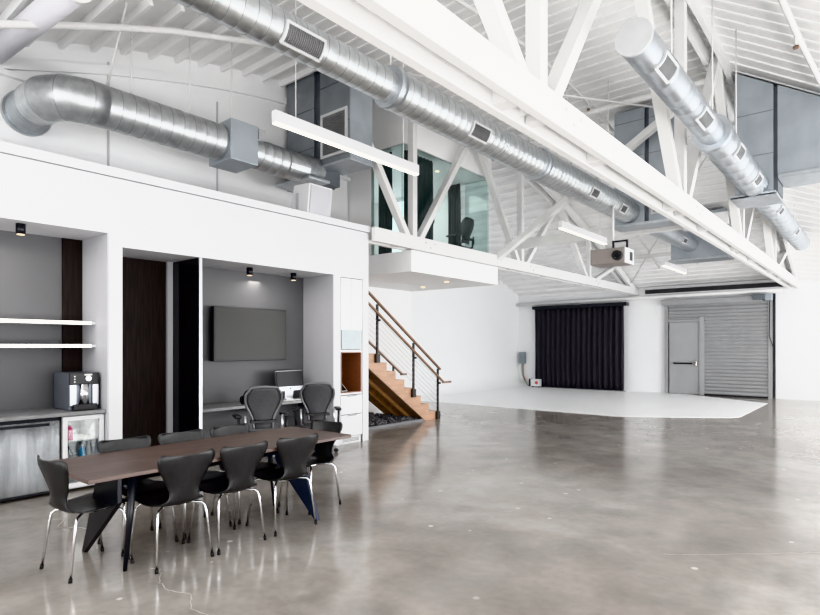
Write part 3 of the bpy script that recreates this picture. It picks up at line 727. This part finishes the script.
# divider between niches
t = thing('black_divider', 'gloss black divider panel with chrome edge beside the desk niche', 'divider', (-7.12, 3.9, 0))
B('panel', 'glossblack', (XN, -6.79, 3.87, 3.91, 0, 2.738), t)
B('edge_strip', 'alu', (-6.79, -6.77, 3.87, 3.91, 0, 2.738), t)

# ------------------------------------------------------------------ desk niche
t = thing('desk', 'grey wall desk along the niche under the television', 'desk', (-7.2, 5.0, 0))
B('desktop', 'counter', (XN+.01, -6.92, 3.92, 6.16, .72, .76), t, .004)
for y in (4.0, 5.15, 6.05): B('bracket', 'blackmetal', (XN+.01, -7.05, y, y+.04, .60, .72), t)
B('back_panel', 'greywall', (XN+.001, XN+.009, 3.92, 6.16, 0.01, .72), t)
t = thing('television', 'large dark flat television on the grey niche wall', 'television', (-7.4, 5.06, 1.38))
B('case', 'blackplastic', (XN+.06, -7.345, 4.42, 5.70, 1.38, 2.17), t, .006)
B('screen', 'screen', (-7.344, -7.34, 4.44, 5.68, 1.41, 2.15), t)
B('wall_mount', 'blackmetal', (XN+.001, XN+.06, 4.8, 5.3, 1.6, 1.9), t)
t = thing('computer', 'silver all-in-one computer with black screen on the desk', 'computer', (-7.2, 5.52, .76))
cx, cyy = -7.2, 5.66
b = MB(); b.prism([(cx, .90), (cx+.02, .90), (cx-.03, 1.21), (cx-.05, 1.21)], 'y', cyy-.26, cyy+.26); b.build('screen_case', 'alu', t)
b = MB(); b.prism([(cx+.008, .965), (cx+.024, .965), (cx-.014, 1.205), (cx-.03, 1.205)], 'y', cyy-.255, cyy+.255); b.build('screen', 'blackplastic', t)
MB().ball((cx+.021, cyy, .932), .012, 2).build('round_logo', 'blackplastic', t)
b = MB(); b.prism([(cx-.10, .76), (cx+.06, .76), (cx+.06, .768), (cx-.03, .775), (cx-.015, .95), (cx-.03, .95), (cx-.06, .775), (cx-.10, .768)], 'y', cyy-.08, cyy+.08); b.build('stand', 'alu', t)
t = thing('keyboard', 'white keyboard on the desk before the computer', 'keyboard', (-7.0, 5.3, .76))
B('board', 'paper', (-7.08, -6.97, 5.4, 5.72, .76, .772), t, .003)
B('keys', 'white_gloss', (-7.07, -6.98, 5.415, 5.705, .772, .777), t)
tag(B('paper_stack', 'paper', (-7.1, -6.94, 5.80, 6.08, .76, .79)), 'stack of papers on the desk right of the computer', 'papers')
t = thing('headphones', 'black headphones lying on the desk left of the computer', 'headphones', (-7.1, 4.85, .76))
b = MB(); b.tube([(-7.12+.0, 4.86+.1*math.cos(a), .83+.12*math.sin(a)) for a in [PI*i/12 for i in range(13)]], .016, 10); b.build('headband', 'blackplastic', t)
for s in (-1, 1): MB().tube([(-7.12, 4.86+s*.075, .82), (-7.12, 4.86+s*.125, .82)], .058, 18).build('ear_cup', 'blackplastic', t)

# mesh office chairs
def office_chair(label, mm='mesh', fm='graphite'):
    t = thing('office_chair', label, 'office chair', (0, 0, 0), 'mesh office chairs')
    # local: faces +Y
    def hw(z):    # half width of back outline
        u = (z-.52)/.53
        return .88*[.16, .165, .185, .215, .24, .25, .245, .20][min(7, int(u*7))] if u >= 1 else (lambda L, i, f: .88*( L[i]*(1-f)+L[i+1]*f))([.14, .145, .165, .205, .25, .268, .26, .19], int(u*7), u*7-int(u*7))
    def by(z): return -.22-.10*(z-.52)/.5+.05*math.sin((z-.5)*5)
    zs = [.52+.53*i/20 for i in range(21)]
    rows = [[(hw(z)*.93*s, by(z)+.03*s*s, z) for s in [-1+.25*k for k in range(9)]] for z in zs]
    MB().grid(rows).solid(.006).build('back_mesh', mm, t)
    L_ = [(-hw(z), by(z)+.03, z) for z in zs]; R_ = [(hw(z), by(z)+.03, z) for z in zs[::-1]]
    top = [(hw(1.05)*math.sin(a)*1.0, by(1.05)+.03*math.sin(a)**2-.0, 1.05+.02*math.cos(a)) for a in [-PI/2+PI*i/8 for i in range(1, 8)]]
    MB().tube(L_+top+R_, .017, 10).build('back_frame', fm, t)
    MB().bar((-.17, -.24, .62), (.17, -.24, .62), .03, .09, up=(0, 1, 0)).build('lumbar_pad', 'blackplastic', t)
    for s in (-1, 1):
        MB().tube([(s*.20, -.05, .44), (s*.23, -.20, .46), (s*.235, -.25, .55), (s*.235, -.24, .70)], .016, 10).build('back_strut', 'alu', t)
        a = MB().tube([(s*.30, -.18, .46), (s*.31, -.17, .66)], .018, 10).build('arm_post', 'blackplastic', t)
        b = MB(); b.box(s*.31-.045, s*.31+.045, -.16, .12, .655, .69); b.build('arm_pad', 'blackplastic', a, .015)
    rows = []
    for i in range(13):
        y = -.22+.46*i/12; w_ = .24-.03*abs(i/12-.5)
        rows.append([(w_*s, y, .455-.012*(1-s*s)-(.04*((i-9)/3)**2 if i > 9 else 0)) for s in [-1+.25*k for k in range(9)]])
    MB().grid(rows).solid(.03).build('seat', mm, t)
    MB().tube([(0, 0, .14), (0, 0, .42)], .028, 14).build('gas_column', 'blackplastic', t)
    MB().box(-.11, .11, -.13, .11, .38, .43).build('tilt_mechanism', 'blackplastic', t, .01)
    for k in range(5):
        a = 2*PI*k/5+.3; c, s_ = math.cos(a), math.sin(a)
        q = MB().bar((0, 0, .13), (c*.31, s_*.31, .085), .05, .035).build('base_arm', fm, t, .006)
        MB().tube([(c*.31-s_*.02, s_*.31+c*.02, .032), (c*.31+s_*.02, s_*.31-c*.02, .032)], .03, 14).build('caster', 'rubber', q)
    return t
oc = office_chair('grey mesh office chair at the desk, nearer the television middle')
oc.location = (-6.42, 4.56, 0); oc.rotation_euler = (0, 0, 1.12)
dup(oc, (-6.45, 5.56, 0), .92, 'grey mesh office chair at the right end of the desk')
lc = dup(oc, (-7.42, 10.6, 3.38), 1.6, 'dark office chair behind the green glass of the loft office')
for c in lc.children:
    for q in [c]+list(c.children):
        for sl_ in q.material_slots: sl_.link = 'OBJECT'; sl_.material = M['blackplastic']

# ------------------------------------------------------------------ tall cabinet at the wall end
t = thing('tall_cabinet', 'tall white cabinet with wood lined niche and drawers by the stairs', 'cabinet', (-7.0, 6.58, 0))
y0, y1 = 6.325, 6.825
b = MB(); xo = XW-.02
b.box(XN, xo, y0, y0+.02, 0, 2.71); b.box(XN, xo, y1-.02, y1, 0, 2.71); b.box(XN, XN+.02, y0, y1, 0, 2.71); b.box(XN+.02, xo, y0+.02, y1-.02, 1.50, 1.54); b.box(XN+.02, xo, y0+.02, y1-.02, .80, .83); b.box(XN+.02, xo, y0+.02, y1-.02, 1.86, 1.9); b.box(XN+.02, xo, y0+.02, y1-.02, 2.69, 2.71)
b.build('carcass', 'white_gloss', t)
for k in range(2):
    ya = y0+.005+k*.247
    B('door', 'white_gloss', (xo, xo+.02, ya, ya+.243, 1.88, 2.71), t, .002)
g = B('glass_door', 'frost', (xo, xo+.012, y0+.03, y1-.03, 1.55, 1.86), t)
B('door_frame', 'white_gloss', (xo, xo+.018, y0+.003, y1-.003, 1.86, 1.875), g)
b = MB()
b.box(XN+.021, XN+.035, y0+.021, y1-.021, .84, 1.49); b.box(XN+.035, xo+.012, y0+.021, y0+.035, .84, 1.49); b.box(XN+.035, xo+.012, y1-.035, y1-.021, .84, 1.49); b.box(XN+.035, xo+.012, y0+.035, y1-.035, .83, .845); b.box(XN+.035, xo+.012, y0+.035, y1-.035, 1.485, 1.499)
b.build('wood_lining', 'nichewood', t)
for z0, z1 in ((.48, .79), (.12, .47)):
    d = B('drawer', 'white_gloss', (xo, xo+.02, y0+.005, y1-.005, z0, z1), t, .002)
    B('finger_pull', 'sheetdark', (xo+.02, xo+.022, y0+.14, y1-.14, z1-.02, z1-.008), d)
b = MB(); b.box(xo-.02, xo, y0, y1, .0, .11); b.build('plinth', 'white_gloss', t)
for k in range(3): B('toe_vent', 'grille', (xo, xo+.003, y0+.06, y1-.06, .03+k*.022, .04+k*.022), t)
t = thing('tablet', 'black tablet with white edge leaning in the wood niche', 'tablet', (-6.95, 6.5, .845))
b = MB(); b.prism([(-6.86, .846), (-6.85, .852), (-6.99, .97), (-7.0, .962)], 'y', 6.38, 6.58); b.build('frame', 'paper', t)
b = MB(); b.prism([(-6.862, .862), (-6.86, .865), (-6.984, .969), (-6.986, .966)], 'y', 6.395, 6.565); b.build('screen', 'glossblack', t)

# ------------------------------------------------------------------ stairs
XS0, XS1, YS = -8.66, -7.56, 9.94
RZ, RY, NS = .182, .27, 16
t = thing('staircase', 'light wood staircase rising behind the tall white cabinet', 'staircase', (-8.05, 8.5, 0))
def stringer(x0, x1, m):
    pts = [(YS, 0.)]
    z = 0; y = YS
    for i in range(NS):
        z += RZ; pts.append((y, z)); y -= RY; pts.append((y, z))
    pts.append((y, z-.26)); pts.append((YS-.385, 0))
    return MB().prism(pts, 'x', x0, x1).build('stringer', m, t)
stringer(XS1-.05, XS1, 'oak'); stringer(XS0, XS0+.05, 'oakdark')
for xx in (XS0+.36, XS0+.70):
    b = MB(); b.prism([(YS-.48, 0), (YS-.36, 0), (YS-NS*RY, NS*RZ-.24), (YS-NS*RY, NS*RZ-.32)], 'x', xx, xx+.06); b.build('carriage_beam', 'oakdark', t)
for i in range(NS):
    b = MB(); y = YS-i*RY; z = (i+1)*RZ
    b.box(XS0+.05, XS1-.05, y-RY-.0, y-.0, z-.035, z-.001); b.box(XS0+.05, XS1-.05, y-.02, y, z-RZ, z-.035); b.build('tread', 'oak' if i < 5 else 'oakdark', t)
# railing on the near side
t = thing('stair_railing', 'cable railing with dark posts and brown wood rails on the staircase', 'railing', (XS1, 8.5, 0))
sl = RZ/RY
def zn(y): return RZ+(YS-y)*sl     # nosing line
xr = XS1+.03
posts = [(9.96, 0., 1.04), (9.12, None, 0), (8.02, None, 0), (6.9, None, 0)]
for y, zb, _ in posts:
    base = 0 if zb is not None else zn(y)-.2
    top = zn(y)+.93 if zb is None else 1.10
    p = B('post', 'postmetal', (xr-.02, xr+.015, y-.022, y+.022, base, top), t, .003)
    B('foot_plate', 'postmetal', (xr-.028, xr+.03, y-.05, y+.05, base, base+.17), p)
    B('rail_bracket', 'postmetal', (xr+.015, xr+.07, y-.02, y+.02, top-.33, top-.29), p)
ya, yb = 10.06, 6.6
MB().bar((xr, ya-.02, zn(ya)+.985), (xr, yb, zn(yb)+.985), .055, .04).build('top_rail', 'rail', t, .008)
MB().bar((xr+.075, ya+.0, zn(ya)+.71), (xr+.075, yb, zn(yb)+.71), .045, .045).build('handrail', 'rail', t, .012)
MB().bar((xr+.075, ya-.03, zn(ya)+.70), (xr+.075, ya+.28, zn(ya)+.70), .045, .04).build('handrail_return', 'rail', t, .008)
for k in range(8):
    h = .1+k*.1
    MB().tube([(xr, 9.96, zn(9.96)+h), (xr, yb, zn(yb)+h)], .0045, 6).build('cable', 'cable', t)
t = thing('handrail', 'brown wooden handrail on the wall side of the staircase', 'handrail', (XS0-.05, 8.5, 0))
MB().bar((XS0+.06, 10.0, zn(10.0)+.80), (XS0+.06, 6.6, zn(6.6)+.80), .045, .045).build('rail', 'rail', t, .012)
MB().bar((XS0+.06, 9.95, zn(10.0)+.80), (XS0+.06, 10.15, zn(10.0)+.80), .045, .04).build('rail_return', 'rail', t, .008)
for y in (9.7, 8.0): B('post', 'postmetal', (XS0+.04, XS0+.07, y-.02, y+.02, zn(y)-.1, zn(y)+.79), t)
# gravel bed
tag(B('gravel_border', 'curb', (-7.60, -7.55, 6.98, 9.5, 0, .05)), 'grey edging strip in front of the dark gravel bed', 'edging')
b = MB()
for i in range(1500):
    x = random.uniform(-9.2, -7.65); y = random.uniform(6.4, 9.45); b.ball((x, y, .02+.06*random.random()*min(1, (-7.6-x)*4)), random.uniform(.025, .045), 1, (1, random.uniform(.6, 1), .7))
g = b.build('gravel_bed', 'gravel'); tag(g, 'dark grey gravel spread under the staircase', 'gravel'); g['kind'] = 'stuff'

# ------------------------------------------------------------------ dining table
t = thing('dining_table', 'long dining table with dark walnut top and black splayed legs', 'table', (-4.4, 2.66, 0))
c = [(-3.905, 1.465), (-3.975, 3.867), (-4.875, 3.85), (-4.805, 1.455)]
b = MB(); b.prism(c, 'z', .712, .74); b.build('tabletop', 'walnut', t, .003)
def blade(x_foot, x_top0, x_top1, y, m, ztop=.70):
    s = 1 if x_top1 > x_foot else -1
    b = MB(); b.prism([(x_foot, 0.), (x_foot+s*.045, 0.), (x_top1, ztop-.22), (x_top1, ztop), (x_top0, ztop), (x_top0-s*.0, ztop-.06)], 'y', y-.018, y+.018)
    return b.build('leg', m, t, .006)
blade(-4.80, -4.52, -4.16, 1.77, 'blackmetal')
blade(-3.985, -4.25, -4.62, 3.46, 'darkblue')
for (x, y, xt, yt) in ((-4.15, 1.80, -4.10, 1.84), (-4.70, 3.50, -4.72, 3.44)):
    MB().tube([(x, y, 0), (xt, yt, .712)], [.014, .03], 14).build('leg', 'blackmetal', t)
MB().tube([(-4.12, 1.82, .60), (-4.38, 1.78, .60), (-4.40, 3.46, .60), (-4.70, 3.46, .60)], .022, 12).build('stretcher', 'blackmetal', t)
for x, y in ((-4.35, 1.79), (-4.42, 3.46)): B('support_plate', 'blackmetal', (x-.38, x+.34, y-.045, y+.045, .695, .712), t)

# dining chairs
def dining_chair(label):
    t = thing('dining_chair', label, 'chair', (0, 0, 0), 'black dining chairs')
    prof = [(.235, .425, .165), (.225, .443, .195), (.19, .455, .215), (.12, .454, .228), (.04, .446, .230), (-.04, .440, .222), (-.11, .438, .203), (-.165, .447, .178), (-.200, .470, .148), (-.222, .505, .130),
            (-.240, .55, .133), (-.258, .60, .156), (-.276, .65, .186), (-.294, .70, .216), (-.310, .745, .240), (-.320, .775, .248), (-.326, .795, .244), (-.330, .808, .226), (-.331, .813, .205)]
    # resample for smoothness
    P = []
    for i in range(len(prof)-1):
        for k in range(2):
            f = k/2; P.append(tuple(a*(1-f)+c*f for a, c in zip(prof[i], prof[i+1])))
    P.append(prof[-1])
    S = [-1+2*k/14 for k in range(15)]
    rows = []
    for i, (y, z, w_) in enumerate(P):
        bk = max(0, min(1, (z-.47)/.12)) if y < -.15 else 0
        r = []
        for s in S:
            yy = (y if y > -.2 else -.2+(y+.2)*.72)+bk*.045*s*s
            zz_ = z-(1-bk)*.012*(1-s*s)*(1 if y < .2 else 0)+(1-bk)*0.006*abs(s)**3
            if bk == 1 and z > .76: zz_ += .016*(s*s)*((z-.76)/.053)
            r.append((w_*(.90 if bk else .97)*s, yy, zz_))
        rows.append(r)
    MB().grid(rows).solid(.010).build('seat_shell', 'blackwood', t)
    MB().tube([(0, 0, .40), (0, 0, .428)], .075, 20).build('hub', 'chrome', t)
    for sx in (-1, 1):
        for sy in (-1, 1):
            yo = .02
            p = [(sx*.03, sy*.03, .418), (sx*.12, sy*.10, .420), (sx*.165, sy*.145+yo*0, .415), (sx*.182, sy*.162, .395), (sx*.188, sy*.17, .36), (sx*.215, sy*.215, .012)]
            l = MB().tube(p, .009, 10).build('leg', 'chrome', t)
            MB().tube([(sx*.2135, sy*.2125, .03), (sx*.216, sy*.2165, 0)], .0125, 10).build('rubber_foot', 'rubber', l)
    return t
ch = dining_chair('black dining chair at the left end of the table, facing along it')
ch.location = (-4.45, 1.665, 0); ch.rotation_euler = (0, 0, .09)
H = PI/2
for loc, rz, lab in (((-4.14, 2.135, 0), H, 'black chair on the camera side of the table, nearest the left end'),
                     ((-4.135, 2.61, 0), H+.02, 'black chair on the camera side of the table, in the middle'),
                     ((-4.14, 3.16, 0), H-.03, 'black chair on the camera side of the table, toward the right end'),
                     ((-4.42, 3.72, 0), PI+.08, 'black chair at the right end of the table, turned to face along it'),
                     ((-4.665, 2.13, 0), -H, 'black chair on the wall side of the table, in front of the drinks cooler'),
                     ((-4.665, 2.63, 0), -H, 'black chair on the wall side of the table, before the dark wood panel'),
                     ((-4.67, 3.14, 0), -H+.03, 'black chair on the wall side of the table, before the desk chairs')):
    dup(ch, loc, rz, lab)

# ------------------------------------------------------------------ light
w = bpy.data.worlds.new('World'); SC.world = w; w.use_nodes = True
bg = w.node_tree.nodes['Background']; bg.inputs['Color'].default_value = (.94, .97, 1, 1); bg.inputs['Strength'].default_value = 2.3
def area(name, loc, rot, sx, sy, p, col=(1, 1, 1)):
    l = bpy.data.lights.new(name, 'AREA'); l.shape = 'RECTANGLE'; l.size = sx; l.size_y = sy; l.energy = p; l.color = col
    o = bpy.data.objects.new(name, l); o.location = loc; o.rotation_euler = rot; COL.objects.link(o); return o
R = math.radians
area('window_light_right', (3.9, 4, 1.7), (0, R(115), 0), 3.0, 10, 240, (.97, .985, 1))
area('cyclorama_fill', (3.5, 15, 1.5), (0, R(90), 0), 2.4, 9, 600, (.98, .99, 1))  # added side light out of view, brightens the cyclorama
area('window_light_front', (-3, -5.2, 1.6), (R(115), 0, 0), 10, 3.0, 330, (1, .99, .97))
area('ceiling_fill_right', (2.6, 9, .25), (0, R(145), 0), 1.0, 14, 640, (1, .99, .98))  # added fill out of view, aimed up to brighten the roof boards
area('ceiling_fill_near', (1.7, .6, .25), (0, R(170), 0), 2.2, 3.5, 230, (1, .99, .98))  # second added fill, unseen behind the camera, lifts the near ceiling
area('loft_wall_fill', (-3.6, -1.0, 3.7), (R(102), 0, R(18)), 6, 1.1, 170, (1, .99, .98))  # added fill behind the camera for the loft wall, no window there
area('office_light', (-8.6, 9.6, 5.35), (0, 0, 0), 1.5, 1.5, 42, (1, .98, .95))
area('desk_light', (-7.0, 5.2, 2.6), (0, 0, 0), 1.2, .2, 10, (1, .95, .88))
area('kitchen_light', (-7.0, 1.6, 2.75), (0, 0, 0), .2, 1.2, 9, (1, .95, .88))

# ------------------------------------------------------------------ camera
cam = bpy.data.cameras.new('camera'); co = bpy.data.objects.new('camera', cam); COL.objects.link(co)
co.location = (0, 0, 1.6); co.rotation_euler = (math.radians(90), 0, math.radians(39.9))
cam.sensor_width = 36; cam.lens = 568/820*36; cam.shift_y = 38.5/820; cam.clip_start = .05
SC.camera = co
SC.view_settings.view_transform = 'Khronos PBR Neutral'; SC.view_settings.look = 'None'
SC.view_settings.exposure = -0.28; SC.view_settings.gamma = 1.0
SC.cycles.caustics_reflective = False; SC.cycles.caustics_refractive = False; SC.cycles.max_bounces = 10; SC.cycles.transparent_max_bounces = 16; SC.cycles.diffuse_bounces = 6
for o in SC.objects:
    if '_o' in o.keys(): del o['_o']
